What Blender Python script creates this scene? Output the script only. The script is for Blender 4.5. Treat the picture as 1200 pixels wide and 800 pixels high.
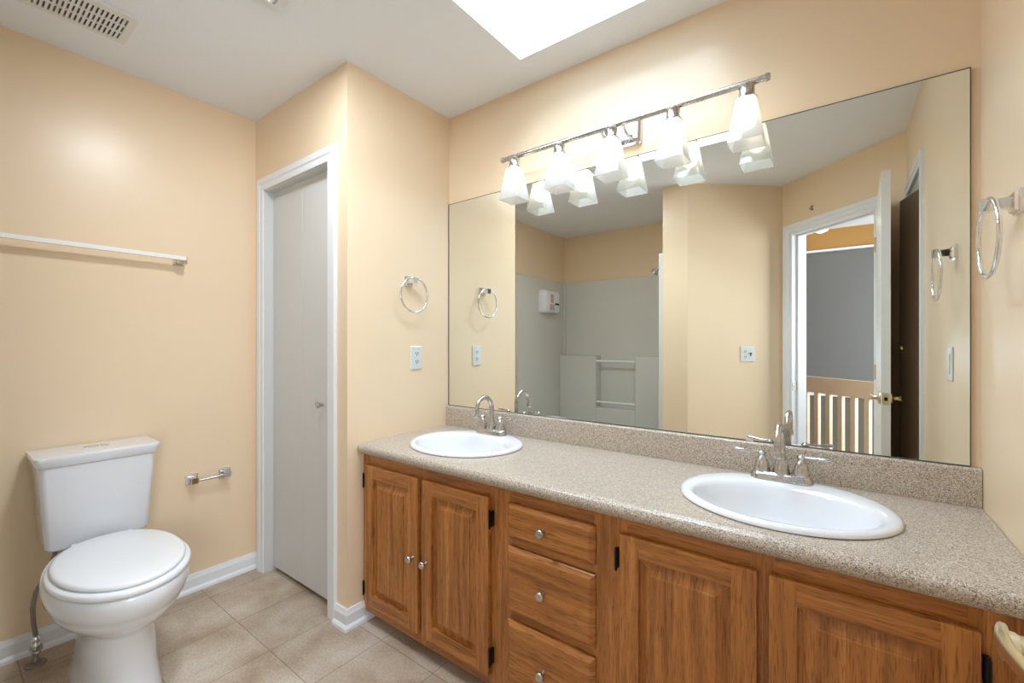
import bpy, bmesh, math, random
from math import sin, cos, pi, radians
from mathutils import Vector, Matrix

# ------------------------------------------------------------------ clear
for o in list(bpy.data.objects):
    bpy.data.objects.remove(o, do_unlink=True)
SC = bpy.context.scene
COL = SC.collection

# ------------------------------------------------------------------ camera
cd = bpy.data.cameras.new('camera')
cd.sensor_width = 36.0
cd.lens = 515.0 / 1200.0 * 36.0
cd.shift_y = 2.0 / 1200.0
cd.clip_start = 0.02
cam = bpy.data.objects.new('camera', cd)
COL.objects.link(cam)
cam.location = (0, 0, 1.225)
cam.rotation_euler = (pi / 2, 0, math.atan2(385, 515))
SC.camera = cam

# ------------------------------------------------------------------ light and exposure
SC.view_settings.view_transform = 'Standard'
SC.view_settings.look = 'None'
SC.view_settings.exposure = 0.4
SC.view_settings.gamma = 1.0
SC.view_settings.use_curve_mapping = False
SKYLIGHT_W = 22.5    # diffuse daylight coming down the skylight
SKY = 2.5           # daylight outside
BULB = 6.0          # vanity bulbs
HALL_W = 6.0         # hall ceiling lamp
FAN_FILL_W = 9.5         # added fill light, set at the ceiling exhaust fan
HALL_FILL_W = 66.0         # added fill light in the hall behind the camera
w = bpy.data.worlds.new('sky')
SC.world = w
w.use_nodes = True
w.node_tree.nodes['Background'].inputs[0].default_value = (0.78, 0.91, 1.08, 1)
w.node_tree.nodes['Background'].inputs[1].default_value = SKY
SC.cycles.use_denoising = True
SC.cycles.max_bounces = 14
SC.cycles.diffuse_bounces = 8
SC.cycles.glossy_bounces = 6
SC.cycles.transparent_max_bounces = 16
SC.cycles.sample_clamp_indirect = 8.0


def area(name, loc, rot, sx, sy, power, color, portal=False):
    l = bpy.data.lights.new(name, 'AREA')
    l.shape = 'RECTANGLE'
    l.size, l.size_y, l.energy, l.color = sx, sy, power, color
    if portal:
        l.cycles.is_portal = True
    o = bpy.data.objects.new(name, l)
    o.location, o.rotation_euler = loc, rot
    COL.objects.link(o)
    return o


# skylight opening and room constants
XW, XC, XE = -2.573, -1.70, 0.303       # toilet wall, closet side face, right wall
YM, YC = 1.705, 1.09                   # mirror wall, closet front
H = 2.44
SKX0, SKX1, SKY0, SKY1, SKH = -1.10, -0.40, 0.52, 1.53, 2.80
sl = area('skylight_daylight', ((SKX0 + SKX1) / 2, (SKY0 + SKY1) / 2, SKH + .02), (0, 0, 0), SKX1 - SKX0, SKY1 - SKY0, SKYLIGHT_W, (.66, .84, 1.0))
sl.data.spread = radians(165)
# added fill lights: in the hall behind the camera and under the ceiling fan
area('added_hall_fill', (1.60, -1.10, 1.35), (0, radians(90), 0), 1.5, 1.2, HALL_FILL_W, (.88, .94, 1.0))
area('added_fan_fill', (-1.495, .635, H - .024), (0, 0, 0), .17, .17, FAN_FILL_W, (.86, .93, 1.0))

# ------------------------------------------------------------------ materials
MATS = {}


def srgb(r, g, b):
    def f(c):
        c /= 255.0
        return c / 12.92 if c <= .04045 else ((c + .055) / 1.055) ** 2.4
    return (f(r), f(g), f(b), 1)


def mat(name, col, rough=.5, metal=0.0, spec=.5, bump=None, coat=0.0):
    m = bpy.data.materials.new(name)
    m.use_nodes = True
    nt = m.node_tree
    b = nt.nodes['Principled BSDF']
    b.inputs['Base Color'].default_value = col
    b.inputs['Roughness'].default_value = rough
    b.inputs['Metallic'].default_value = metal
    b.inputs['Specular IOR Level'].default_value = spec
    if coat:
        b.inputs['Coat Weight'].default_value = coat
        b.inputs['Coat Roughness'].default_value = .08
    tc = nt.nodes.new('ShaderNodeTexCoord')
    n = nt.nodes.new('ShaderNodeTexNoise')
    n.inputs['Scale'].default_value = bump[0] if bump else 60
    n.inputs['Detail'].default_value = 3
    nt.links.new(tc.outputs['Object'], n.inputs['Vector'])
    if bump:
        bp = nt.nodes.new('ShaderNodeBump')
        bp.inputs['Strength'].default_value = bump[1]
        bp.inputs['Distance'].default_value = bump[2]
        nt.links.new(n.outputs['Fac'], bp.inputs['Height'])
        nt.links.new(bp.outputs['Normal'], b.inputs['Normal'])
    else:
        mr = nt.nodes.new('ShaderNodeMapRange')
        mr.inputs['To Min'].default_value = max(0, rough * .9)
        mr.inputs['To Max'].default_value = min(1, rough * 1.1)
        nt.links.new(n.outputs['Fac'], mr.inputs['Value'])
        nt.links.new(mr.outputs['Result'], b.inputs['Roughness'])
    MATS[name] = m
    return m


def new_nodes(name):
    m = bpy.data.materials.new(name)
    m.use_nodes = True
    nt = m.node_tree
    MATS[name] = m
    return m, nt, nt.nodes['Principled BSDF'], nt.nodes.new, nt.links.new


def ramp(nt, stops, interp='LINEAR'):
    r = nt.nodes.new('ShaderNodeValToRGB')
    r.color_ramp.interpolation = interp
    e = r.color_ramp.elements
    while len(e) > 1:
        e.remove(e[-1])
    e[0].position, e[0].color = stops[0]
    for p, c in stops[1:]:
        k = e.new(p)
        k.color = c
    return r


PAINT = (.83, .655, .455, 1)
mat('peach_paint', PAINT, .30, 0, .5, bump=(220, .10, .002))
mat('ceiling_white', (.83, .86, .90, 1), .8, 0, .2, bump=(90, .35, .004))
mat('shaft_white', (.86, .87, .88, 1), .7, 0, .2, bump=(120, .1, .002))
mat('trim_white', (.80, .82, .85, 1), .35)
mat('door_grey', (.64, .64, .63, 1), .42)
mat('door_white', (.80, .81, .81, 1), .35)
mat('dark_door', (.30, .20, .12, 1), .3)
mat('porcelain', (.78, .79, .82, 1), .10, 0, .5, coat=.4)
mat('seat_plastic', (.84, .85, .87, 1), .18)
mat('chrome', (.78, .79, .82, 1), .07, 1)
mat('nickel', (.54, .52, .50, 1), .27, 1)
mat('brass', (.80, .64, .36, 1), .18, 1)
mat('brass_satin', (.78, .68, .47, 1), .3, 1)
mat('hinge_black', (.012, .010, .009, 1), .4, .6)
mat('dark_gap', (.015, .014, .013, 1), .8)
mat('grey_gap', (.13, .125, .12, 1), .8)
mat('vent_white', (.74, .74, .73, 1), .45)
mat('plate_white', (.68, .69, .69, 1), .3)
mat('surround_white', (.66, .65, .60, 1), .22)
mat('dispenser_white', (.80, .80, .82, 1), .25)
mat('dispenser_tan', (.52, .41, .31, 1), .35)
mat('dispenser_pink', (.56, .44, .45, 1), .4)
mat('hose_grey', (.27, .23, .20, 1), .4, .5)
mat('hall_grey', (.16, .155, .15, 1), .7)
mat('hall_orange', (.42, .22, .06, 1), .6)
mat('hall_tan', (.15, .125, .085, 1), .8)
mat('rail_paint', (.82, .65, .50, 1), .4)
mat('bar_white', (.86, .86, .84, 1), .22, 0, .6)
mat('caulk', (.72, .70, .66, 1), .5)

# mirror: silvered glass, slightly green
m, nt, b, N, L = new_nodes('mirror_glass')
b.inputs['Base Color'].default_value = (.86, .885, .845, 1)
b.inputs['Metallic'].default_value = 1
b.inputs['Roughness'].default_value = 0
mat('mirror_edge', (.09, .11, .10, 1), .3)

# oak, grain along z or along x
for nm, sc in (('oak_vertical', (52, 8, 2.4)), ('oak_horizontal', (2.4, 8, 52))):
    m, nt, b, N, L = new_nodes(nm)
    tc = N('ShaderNodeTexCoord')
    oi = N('ShaderNodeObjectInfo')
    add = N('ShaderNodeVectorMath'); add.operation = 'ADD'
    mul = N('ShaderNodeVectorMath'); mul.operation = 'SCALE'; mul.inputs['Scale'].default_value = 3.7
    cmb = N('ShaderNodeCombineXYZ')
    for i in range(3):
        L(oi.outputs['Random'], cmb.inputs[i])
    L(cmb.outputs[0], mul.inputs[0])
    L(tc.outputs['Object'], add.inputs[0]); L(mul.outputs[0], add.inputs[1])
    mp = N('ShaderNodeMapping'); mp.inputs['Scale'].default_value = sc
    L(add.outputs[0], mp.inputs['Vector'])
    n1 = N('ShaderNodeTexNoise'); n1.inputs['Scale'].default_value = 1.0; n1.inputs['Detail'].default_value = 5
    n1.inputs['Distortion'].default_value = .7
    L(mp.outputs[0], n1.inputs['Vector'])
    r1 = ramp(nt, [(.28, (.26, .092, .020, 1)), (.45, (.40, .152, .034, 1)), (.58, (.48, .19, .045, 1)), (.75, (.57, .245, .066, 1))])
    L(n1.outputs['Fac'], r1.inputs[0])
    mp2 = N('ShaderNodeMapping'); mp2.inputs['Scale'].default_value = tuple(7 * s if s > 5 else 9 * s for s in sc)
    L(add.outputs[0], mp2.inputs['Vector'])
    n2 = N('ShaderNodeTexNoise'); n2.inputs['Scale'].default_value = 1.0; n2.inputs['Detail'].default_value = 2
    L(mp2.outputs[0], n2.inputs['Vector'])
    r2 = ramp(nt, [(.34, (.45, .38, .32, 1)), (.47, (1, 1, 1, 1))])
    L(n2.outputs['Fac'], r2.inputs[0])
    mx = N('ShaderNodeMix'); mx.data_type = 'RGBA'; mx.blend_type = 'MULTIPLY'; mx.inputs['Factor'].default_value = .75
    L(r1.outputs[0], mx.inputs['A']); L(r2.outputs[0], mx.inputs['B'])
    L(mx.outputs['Result'], b.inputs['Base Color'])
    b.inputs['Roughness'].default_value = .34
    bp = N('ShaderNodeBump'); bp.inputs['Strength'].default_value = .15; bp.inputs['Distance'].default_value = .001
    L(n2.outputs['Fac'], bp.inputs['Height']); L(bp.outputs[0], b.inputs['Normal'])

# speckled laminate
m, nt, b, N, L = new_nodes('speckled_laminate')
tc = N('ShaderNodeTexCoord')
cols = []
base = ramp(nt, [(.35, srgb(176, 160, 143)), (.55, srgb(187, 173, 157)), (.7, srgb(196, 185, 172))])
n0 = N('ShaderNodeTexNoise'); n0.inputs['Scale'].default_value = 170; n0.inputs['Detail'].default_value = 3
L(tc.outputs['Object'], n0.inputs['Vector']); L(n0.outputs['Fac'], base.inputs[0])
prev = base.outputs[0]
for sc, thr, c in ((520, .93, srgb(92, 78, 68)), (540, .84, srgb(156, 132, 110)), (580, .84, srgb(216, 208, 196)), (500, .94, srgb(112, 104, 98))):
    v = N('ShaderNodeTexVoronoi'); v.inputs['Scale'].default_value = sc
    L(tc.outputs['Object'], v.inputs['Vector'])
    sep = N('ShaderNodeSeparateColor'); L(v.outputs['Color'], sep.inputs[0])
    g = N('ShaderNodeMath'); g.operation = 'GREATER_THAN'; g.inputs[1].default_value = thr
    L(sep.outputs[0], g.inputs[0])
    mx = N('ShaderNodeMix'); mx.data_type = 'RGBA'; mx.inputs['B'].default_value = c
    L(g.outputs[0], mx.inputs['Factor']); L(prev, mx.inputs['A'])
    prev = mx.outputs['Result']
L(prev, b.inputs['Base Color'])
b.inputs['Roughness'].default_value = .28

# ceramic floor tile, 305 mm grid lined up with the photo's joints
m, nt, b, N, L = new_nodes('floor_tile')
tc = N('ShaderNodeTexCoord')
mp = N('ShaderNodeMapping'); mp.inputs['Location'].default_value = (1.8225 + 3.05, -.825 + 3.05, 0)
L(tc.outputs['Object'], mp.inputs['Vector'])
bt = N('ShaderNodeTexBrick')
bt.offset = 0; bt.squash = 1
bt.inputs['Scale'].default_value = 1
bt.inputs['Brick Width'].default_value = .305
bt.inputs['Row Height'].default_value = .305
bt.inputs['Mortar Size'].default_value = .0022
bt.inputs['Mortar Smooth'].default_value = .3
bt.inputs['Bias'].default_value = 0
bt.inputs['Color1'].default_value = (.95, .95, .95, 1)
bt.inputs['Color2'].default_value = (1.05, 1.05, 1.05, 1)
bt.inputs['Mortar'].default_value = (.62, .57, .52, 1)
L(mp.outputs[0], bt.inputs['Vector'])
n1 = N('ShaderNodeTexNoise'); n1.inputs['Scale'].default_value = 5.5; n1.inputs['Detail'].default_value = 6; n1.inputs['Distortion'].default_value = .4
L(tc.outputs['Object'], n1.inputs['Vector'])
r1 = ramp(nt, [(.30, srgb(162, 140, 118)), (.48, srgb(184, 166, 146)), (.68, srgb(200, 187, 171))])
L(n1.outputs['Fac'], r1.inputs[0])
n2 = N('ShaderNodeTexNoise'); n2.inputs['Scale'].default_value = 120; n2.inputs['Detail'].default_value = 3
L(tc.outputs['Object'], n2.inputs['Vector'])
r2 = ramp(nt, [(.3, (.8, .8, .8, 1)), (.7, (1.1, 1.1, 1.1, 1))]); L(n2.outputs['Fac'], r2.inputs[0])
a1 = N('ShaderNodeMix'); a1.data_type = 'RGBA'; a1.blend_type = 'MULTIPLY'; a1.inputs['Factor'].default_value = 1
L(r1.outputs[0], a1.inputs['A']); L(r2.outputs[0], a1.inputs['B'])
a2 = N('ShaderNodeMix'); a2.data_type = 'RGBA'; a2.blend_type = 'MULTIPLY'; a2.inputs['Factor'].default_value = 1
L(a1.outputs['Result'], a2.inputs['A']); L(bt.outputs['Color'], a2.inputs['B'])
L(a2.outputs['Result'], b.inputs['Base Color'])
b.inputs['Roughness'].default_value = .42
bp = N('ShaderNodeBump'); bp.inputs['Strength'].default_value = .2; bp.inputs['Distance'].default_value = .001; bp.invert = True
L(bt.outputs['Fac'], bp.inputs['Height']); L(bp.outputs[0], b.inputs['Normal'])

# frosted shade glass
m, nt, b, N, L = new_nodes('frosted_glass')
out = nt.nodes['Material Output']
tr = N('ShaderNodeBsdfTranslucent'); tr.inputs[0].default_value = (.62, .62, .61, 1)
tp = N('ShaderNodeBsdfTransparent'); tp.inputs[0].default_value = (.97, .97, .96, 1)
gl = N('ShaderNodeBsdfGlossy'); gl.inputs['Roughness'].default_value = .08
df = N('ShaderNodeBsdfDiffuse'); df.inputs[0].default_value = (.9, .9, .88, 1)
m1 = N('ShaderNodeMixShader'); m1.inputs[0].default_value = .55
m2 = N('ShaderNodeMixShader'); m2.inputs[0].default_value = .22
m3 = N('ShaderNodeMixShader'); m3.inputs[0].default_value = .07
L(tr.outputs[0], m1.inputs[1]); L(tp.outputs[0], m1.inputs[2])
L(m1.outputs[0], m2.inputs[1]); L(df.outputs[0], m2.inputs[2])
L(m2.outputs[0], m3.inputs[1]); L(gl.outputs[0], m3.inputs[2])
L(m3.outputs[0], out.inputs[0])

# clear skylight / window glazing
m, nt, b, N, L = new_nodes('clear_glazing')
out = nt.nodes['Material Output']
tp = N('ShaderNodeBsdfTransparent')
gl = N('ShaderNodeBsdfGlossy'); gl.inputs['Roughness'].default_value = .02
fr = N('ShaderNodeFresnel'); fr.inputs[0].default_value = 1.2
mx = N('ShaderNodeMixShader')
L(fr.outputs[0], mx.inputs[0]); L(tp.outputs[0], mx.inputs[1]); L(gl.outputs[0], mx.inputs[2]); L(mx.outputs[0], out.inputs[0])


def emit(name, col, s):
    m, nt, b, N, L = new_nodes(name)
    b.inputs['Base Color'].default_value = (.9, .9, .9, 1)
    b.inputs['Emission Color'].default_value = col
    b.inputs['Emission Strength'].default_value = s


emit('bulb_glow', (1.0, .91, .77, 1), BULB)
emit('added_fan_glow', (.95, .97, 1.0, 1), 4.0)  # glow added to the exhaust fan, not a known lamp
emit('hall_lamp_glow', (1.0, .86, .66, 1), HALL_W)

# ------------------------------------------------------------------ mesh helpers
MW = {}      # world matrix of each parent, by object


def xbox(bm, fn, a0, a1, b0, b1, c0, c1):
    v = [bm.verts.new(fn(x, y, z)) for z in (c0, c1) for y in (b0, b1) for x in (a0, a1)]
    for f in ((0, 2, 3, 1), (4, 5, 7, 6), (0, 1, 5, 4), (2, 6, 7, 3), (0, 4, 6, 2), (1, 3, 7, 5)):
        bm.faces.new([v[i] for i in f])


def ident(x, y, z):
    return Vector((x, y, z))


def box(bm, x0, x1, y0, y1, z0, z1, bevel=0, seg=2):
    t = bmesh.new()
    xbox(t, ident, x0, x1, y0, y1, z0, z1)
    if bevel:
        bmesh.ops.bevel(t, geom=list(t.edges), offset=bevel, segments=seg, profile=.7, affect='EDGES', clamp_overlap=True)
    merge(bm, t)


def merge(bm, t, M=None):
    me = bpy.data.meshes.new('t')
    if M is not None:
        bmesh.ops.transform(t, matrix=M, verts=t.verts)
    t.to_mesh(me); t.free()
    bm.from_mesh(me)
    bpy.data.meshes.remove(me)


def loft(bm, rings, cap0=True, cap1=True, closed=True):
    R = [[bm.verts.new(p) for p in r] for r in rings]
    n = len(R[0])
    for a, b_ in zip(R, R[1:]):
        for i in range(n if closed else n - 1):
            j = (i + 1) % n
            bm.faces.new((a[i], a[j], b_[j], b_[i]))
    if cap0:
        bm.faces.new(list(reversed(R[0])))
    if cap1:
        bm.faces.new(R[-1])
    return R


def tube(bm, pts, r, n=12, caps=True, flat=1.0):
    pts = [Vector(p) for p in pts]
    rs = r if isinstance(r, (list, tuple)) else [r] * len(pts)
    rings = []
    up = None
    for i, p in enumerate(pts):
        d = (pts[min(i + 1, len(pts) - 1)] - pts[max(i - 1, 0)]).normalized()
        if up is None:
            up = Vector((0, 0, 1)) if abs(d.z) < .9 else Vector((1, 0, 0))
        s = d.cross(up).normalized()
        up = s.cross(d).normalized()
        rings.append([p + s * cos(2 * pi * k / n) * rs[i] + up * sin(2 * pi * k / n) * rs[i] * flat for k in range(n)])
    loft(bm, rings, caps, caps)


def lathe(bm, prof, origin=(0, 0, 0), axis='Z', n=24):
    o = Vector(origin)
    rings = []
    for r, h in prof:
        ring = []
        for k in range(n):
            a = 2 * pi * k / n
            p = (r * cos(a), r * sin(a), h)
            if axis == 'X': p = (h, r * cos(a), r * sin(a))
            if axis == '-X': p = (-h, r * sin(a), r * cos(a))
            if axis == '-Y': p = (r * cos(a), -h, r * sin(a))
            if axis == 'Y': p = (r * sin(a), h, r * cos(a))
            ring.append(o + Vector(p))
        rings.append(ring)
    loft(bm, rings)


def torus(bm, c, R, r, normal='X', n=40, k=10):
    c = Vector(c)
    rings = []
    for i in range(n):
        a = 2 * pi * i / n
        ring = []
        for j in range(k):
            q = 2 * pi * j / k
            rad = R + r * cos(q)
            h = r * sin(q)
            if normal == 'X': p = (h, rad * cos(a), rad * sin(a))
            elif normal == 'Y': p = (rad * cos(a), h, rad * sin(a))
            else: p = (rad * cos(a), rad * sin(a), h)
            ring.append(bm.verts.new(c + Vector(p)))
        rings.append(ring)
    for i in range(n):
        for j in range(k):
            A, B = rings[i], rings[(i + 1) % n]
            bm.faces.new((A[j], B[j], B[(j + 1) % k], A[(j + 1) % k]))


def rrect(cx, cy, hx, hy, r, z, n=6):
    pts = []
    for qx, qy, a0 in ((1, 1, 0), (-1, 1, 90), (-1, -1, 180), (1, -1, 270)):
        for i in range(n + 1):
            a = radians(a0 + 90 * i / n)
            pts.append(Vector((cx + qx * (hx - r) + r * cos(a), cy + qy * (hy - r) + r * sin(a), z)))
    return pts


def finish(bm, smooth):
    bmesh.ops.recalc_face_normals(bm, faces=bm.faces)
    if smooth:
        for f in bm.faces:
            f.smooth = True
        for e in bm.edges:
            if len(e.link_faces) == 2 and e.calc_face_angle(0) > radians(smooth if smooth is not True else 40):
                e.smooth = False


def obj(name, bm, material, parent=None, smooth=40, local=False):
    """One mesh object. bm is in world coordinates unless local; a child is stored relative to its parent."""
    finish(bm, smooth)
    M = MW.get(parent.name, Matrix()) if parent else Matrix()
    if parent and not local:
        bmesh.ops.transform(bm, matrix=M.inverted(), verts=bm.verts)
    me = bpy.data.meshes.new(name)
    bm.to_mesh(me); bm.free()
    for mt in (material if isinstance(material, (list, tuple)) else [material]):
        me.materials.append(MATS[mt])
    o = bpy.data.objects.new(name, me)
    COL.objects.link(o)
    if parent:
        o.parent = parent
    MW[o.name] = M
    return o


def thing(name, label, cat, loc=(0, 0, 0), rotz=0, group=None):
    o = bpy.data.objects.new(name, None)
    o.empty_display_size = .05
    COL.objects.link(o)
    o.location = loc
    o.rotation_euler = (0, 0, rotz)
    MW[o.name] = Matrix.Translation(loc) @ Matrix.Rotation(rotz, 4, 'Z')
    o['label'] = label; o['category'] = cat
    if group: o['group'] = group
    return o


def struct(name, bm, material, smooth=0, label=None, cat=None):
    o = obj(name, bm, material, None, smooth)
    o['kind'] = 'structure'
    o['label'] = label or name.replace('_', ' ')
    o['category'] = cat or name.split('_')[0]
    return o


def copy_tree(o, parent=None):
    c = o.copy()
    COL.objects.link(c)
    if parent is not None:
        c.parent = parent
    for ch in list(o.children):
        copy_tree(ch, c)
    return c


B = bmesh.new

# ================================================================== SETTING
T = .11
# floor
bm = B(); box(bm, XW - T, XE + T, -1.16, YM + T, -.06, 0)
struct('floor', bm, 'floor_tile', label='beige ceramic tile floor with thin dark joints', cat='floor')
# ceiling with the skylight opening
bm = B()
for (x0, x1, y0, y1) in ((XW - T, SKX0, -1.16, YM + T), (SKX1, XE + T, -1.16, YM + T), (SKX0, SKX1, -1.16, SKY0), (SKX0, SKX1, SKY1, YM + T)):
    box(bm, x0, x1, y0, y1, H, H + .08)
struct('ceiling', bm, 'ceiling_white', label='flat white textured ceiling with a skylight cut-out', cat='ceiling')
bm = B()
e = .03
box(bm, SKX0 - e, SKX0, SKY0 - e, SKY1 + e, H + .08, SKH)
box(bm, SKX1, SKX1 + e, SKY0 - e, SKY1 + e, H + .08, SKH)
box(bm, SKX0, SKX1, SKY0 - e, SKY0, H + .08, SKH)
box(bm, SKX0, SKX1, SKY1, SKY1 + e, H + .08, SKH)
struct('wall_skylight', bm, 'shaft_white', label='white plastered skylight shaft above the vanity', cat='wall')
bm = B()
for (x0, x1, y0, y1) in ((SKX0 - .03, SKX0 + .02, SKY0 - .03, SKY1 + .03), (SKX1 - .02, SKX1 + .03, SKY0 - .03, SKY1 + .03), (SKX0, SKX1, SKY0 - .03, SKY0 + .02), (SKX0, SKX1, SKY1 - .02, SKY1 + .03)):
    box(bm, x0, x1, y0, y1, SKH, SKH + .03)
wo = struct('window_1', bm, 'trim_white', label='skylight frame at the top of the white shaft', cat='window')
bm = B(); box(bm, SKX0 + .02, SKX1 - .02, SKY0 + .02, SKY1 - .02, SKH + .012, SKH + .016)
obj('glass_pane', bm, 'clear_glazing', wo, 0)

# walls
bm = B(); box(bm, XW - T, XW, -1.16, YM + T, 0, H)
struct('wall_left', bm, 'peach_paint', label='peach painted wall behind the toilet', cat='wall')
bm = B(); box(bm, XW, XE, YM, YM + T, 0, H)
struct('wall_back', bm, 'peach_paint', label='peach wall carrying the large mirror and the light bar', cat='wall')
# closet front wall with opening, closet side wall
OX0, OX1, OZ = -2.465, -1.84, 2.04
bm = B()
box(bm, XW, OX0, YC, YC + T, 0, H)
box(bm, OX1, XC, YC, YC + T, 0, H)
box(bm, OX0, OX1, YC, YC + T, OZ, H)
struct('wall_closet_front', bm, 'peach_paint', label='peach closet front wall around the folding door', cat='wall')
bm = B(); box(bm, XC - .10, XC, YC + T, YM, 0, H)
struct('wall_closet_side', bm, 'peach_paint', label='peach side wall with towel ring and outlet beside the mirror', cat='wall')
# right wall with opening for the dark folding door
EY0, EY1 = .125, .64
bm = B()
box(bm, XE, XE + T, EY1, YM, 0, H)
box(bm, XE, XE + T, .04, EY0, 0, H)
box(bm, XE, XE + T, EY0, EY1, 2.05, H)
struct('wall_right', bm, 'peach_paint', label='cream wall at the right with the second towel ring', cat='wall')
# closet behind the dark folding door
bm = B()
box(bm, XE + T + .5, XE + T + .55, .06, .72, 0, H)
box(bm, XE + T, XE + T + .5, .06, .08, 0, H)
box(bm, XE + T, XE + T + .5, .70, .72, 0, H)
box(bm, XE + T, XE + T + .55, .06, .72, H, H + .04)
box(bm, XE + T, XE + T + .55, .06, .72, -.04, 0)
struct('wall_linen_closet', bm, 'hall_tan', label='dim inside of the closet behind the dark folding door', cat='wall')

# tub alcove back wall, partition, diagonal walls
TX1 = -1.114
TYB = -1.05
bm = B(); box(bm, XW, TX1 + .11, TYB - T, TYB, 0, H)
struct('wall_tub', bm, 'peach_paint', label='peach wall above the bathtub surround', cat='wall')
bm = B(); box(bm, TX1, -.927, TYB, -.063, 0, H)
struct('wall_partition', bm, 'peach_paint', label='short partition wall at the end of the bathtub', cat='wall')


def frame_fn(P, e_, n_):
    P, e_, n_ = Vector(P), Vector(e_).normalized(), Vector(n_).normalized()
    return lambda s, t, z: Vector((P.x + e_.x * s + n_.x * t, P.y + e_.y * s + n_.y * t, z))


PA, PB, PC = Vector((-.361, -.588, 0)), Vector((XE, .04, 0)), Vector((-.927, -.063, 0))
eC = (PA - PC).normalized(); nC = Vector((-eC.y, eC.x, 0))
FC = frame_fn(PC, eC, nC); LC = (PA - PC).length
bm = B(); xbox(bm, FC, 0, LC + .06, -.06, 0, 0, H)
struct('wall_diagonal', bm, 'peach_paint', label='short diagonal peach wall with the double switch plate', cat='wall')
eD = (PA - PB).normalized(); nD = Vector((eD.y, -eD.x, 0))
FD = frame_fn(PB, eD, nD); LD = (PA - PB).length
S0, S1, DZ = .17, .835, 2.06
WT = .115
bm = B()
xbox(bm, FD, 0, S0, -WT, 0, 0, H)
xbox(bm, FD, S1, LD + .02, -WT, 0, 0, H)
xbox(bm, FD, S0, S1, -WT, 0, DZ, H)
struct('wall_entry', bm, 'peach_paint', label='diagonal peach wall holding the entry doorway', cat='wall')


def casing(fn, s0, s1, t0, z1, wd=.058, th=.016):
    """Colonial casing round an opening, in the frame fn (s along wall, t out of wall)."""
    bm = B()
    # mitred profile swept up, across and down
    prof = [(0, 0), (0, th * .6), (wd * .12, th * .68), (wd * .45, th * .68), (wd * .55, th * .95), (wd * .95, th), (wd, th * .9), (wd, 0)]
    loft(bm, [[fn(s0 - a, t0 + d, 0) for a, d in prof], [fn(s0 - a, t0 + d, z1 + a) for a, d in prof],
              [fn(s1 + a, t0 + d, z1 + a) for a, d in prof], [fn(s1 + a, t0 + d, 0) for a, d in prof]])
    return bm


struct('trim_1', casing(FD, S0, S1, 0, DZ), 'trim_white', label='white casing around the entry doorway', cat='trim')
bm = B()
jt = .018
for (a, c) in ((S0, S0 + jt), (S1 - jt, S1)):
    xbox(bm, FD, a, c, -WT - .005, .004, 0, DZ)
xbox(bm, FD, S0 + jt, S1 - jt, -WT - .005, .004, DZ - jt, DZ)
xbox(bm, FD, S1 - jt - .012, S1 - jt, -.075, -.04, 0, DZ - jt)
xbox(bm, FD, S0 + jt, S1 - jt - .012, -.075, -.04, DZ - jt - .012, DZ - jt)
jo = struct('trim_2', bm, 'trim_white', label='white door frame lining of the entry doorway', cat='trim')
bm = B(); xbox(bm, FD, S1 - jt - .0015, S1 - jt + .002, -.034, .0, .87, .93)
obj('strike_plate', bm, 'nickel', jo, 0)
# casing and lining of the closet (toilet side)
FK = lambda s, t, z: Vector((s, YC - t, z))
struct('trim_3', casing(FK, OX0, OX1, 0, OZ, .062), 'trim_white', label='white casing around the grey folding closet door', cat='trim')
bm = B()
box(bm, OX0 + .0005, OX0 + .004, YC - .004, YC + T, 0, OZ)
box(bm, OX1 - .004, OX1 - .0005, YC - .004, YC + T, 0, OZ)
box(bm, OX0 + .004, OX1 - .004, YC - .004, YC + T, OZ - .004, OZ - .0005)
box(bm, OX0 + .004, OX1 - .004, YC + .045, YC + .075, OZ - .028, OZ - .004)
struct('trim_4', bm, 'door_grey', label='grey lining and track above the folding closet door', cat='trim')
# casing at the right-hand wall
FE = lambda s, t, z: Vector((XE - t, s, z))
struct('trim_5', casing(FE, EY0, EY1, 0, 2.05), 'trim_white', label='white casing around the dark folding door', cat='trim')


def skirting(name, path, label, side=1):
    """Baseboard swept along a floor path (wall face points); the room lies to the left of the path for side=1."""
    prof = [(0, 0), (.026, 0), (.025, .012), (.018, .020), (.015, .022), (.015, .062), (.011, .072), (.008, .083), (0, .083)]
    P = [Vector((x, y, 0)) for x, y in path]
    nr = []
    for a, b_ in zip(P, P[1:]):
        d = (b_ - a).normalized()
        nr.append(Vector((-d.y, d.x, 0)) * side)
    rings = []
    for k, p in enumerate(P):
        a = nr[max(k - 1, 0)]; b_ = nr[min(k, len(nr) - 1)]
        m_ = (a + b_).normalized()
        m_ = m_ / max(.2, m_.dot(a))
        rings.append([p + m_ * d + Vector((0, 0, h)) for d, h in prof])
    bm = B(); loft(bm, rings)
    struct(name, bm, 'trim_white', label=label, cat='baseboard')


skirting('baseboard_left', [(XW, -.10), (XW, YC)], 'white baseboard along the toilet wall', -1)
skirting('baseboard_closet', [(OX1 + .062, YC), (XC, YC), (XC, 1.238)], 'white baseboard wrapping the closet corner beside the cabinet', -1)
skirting('baseboard_diagonal', [(-.927, -.063), (-.361, -.588)], 'white baseboard along the short diagonal wall')
skirting('baseboard_right', [(XE, EY1 + .06), (XE, 1.238)], 'white baseboard on the right wall')

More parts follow.
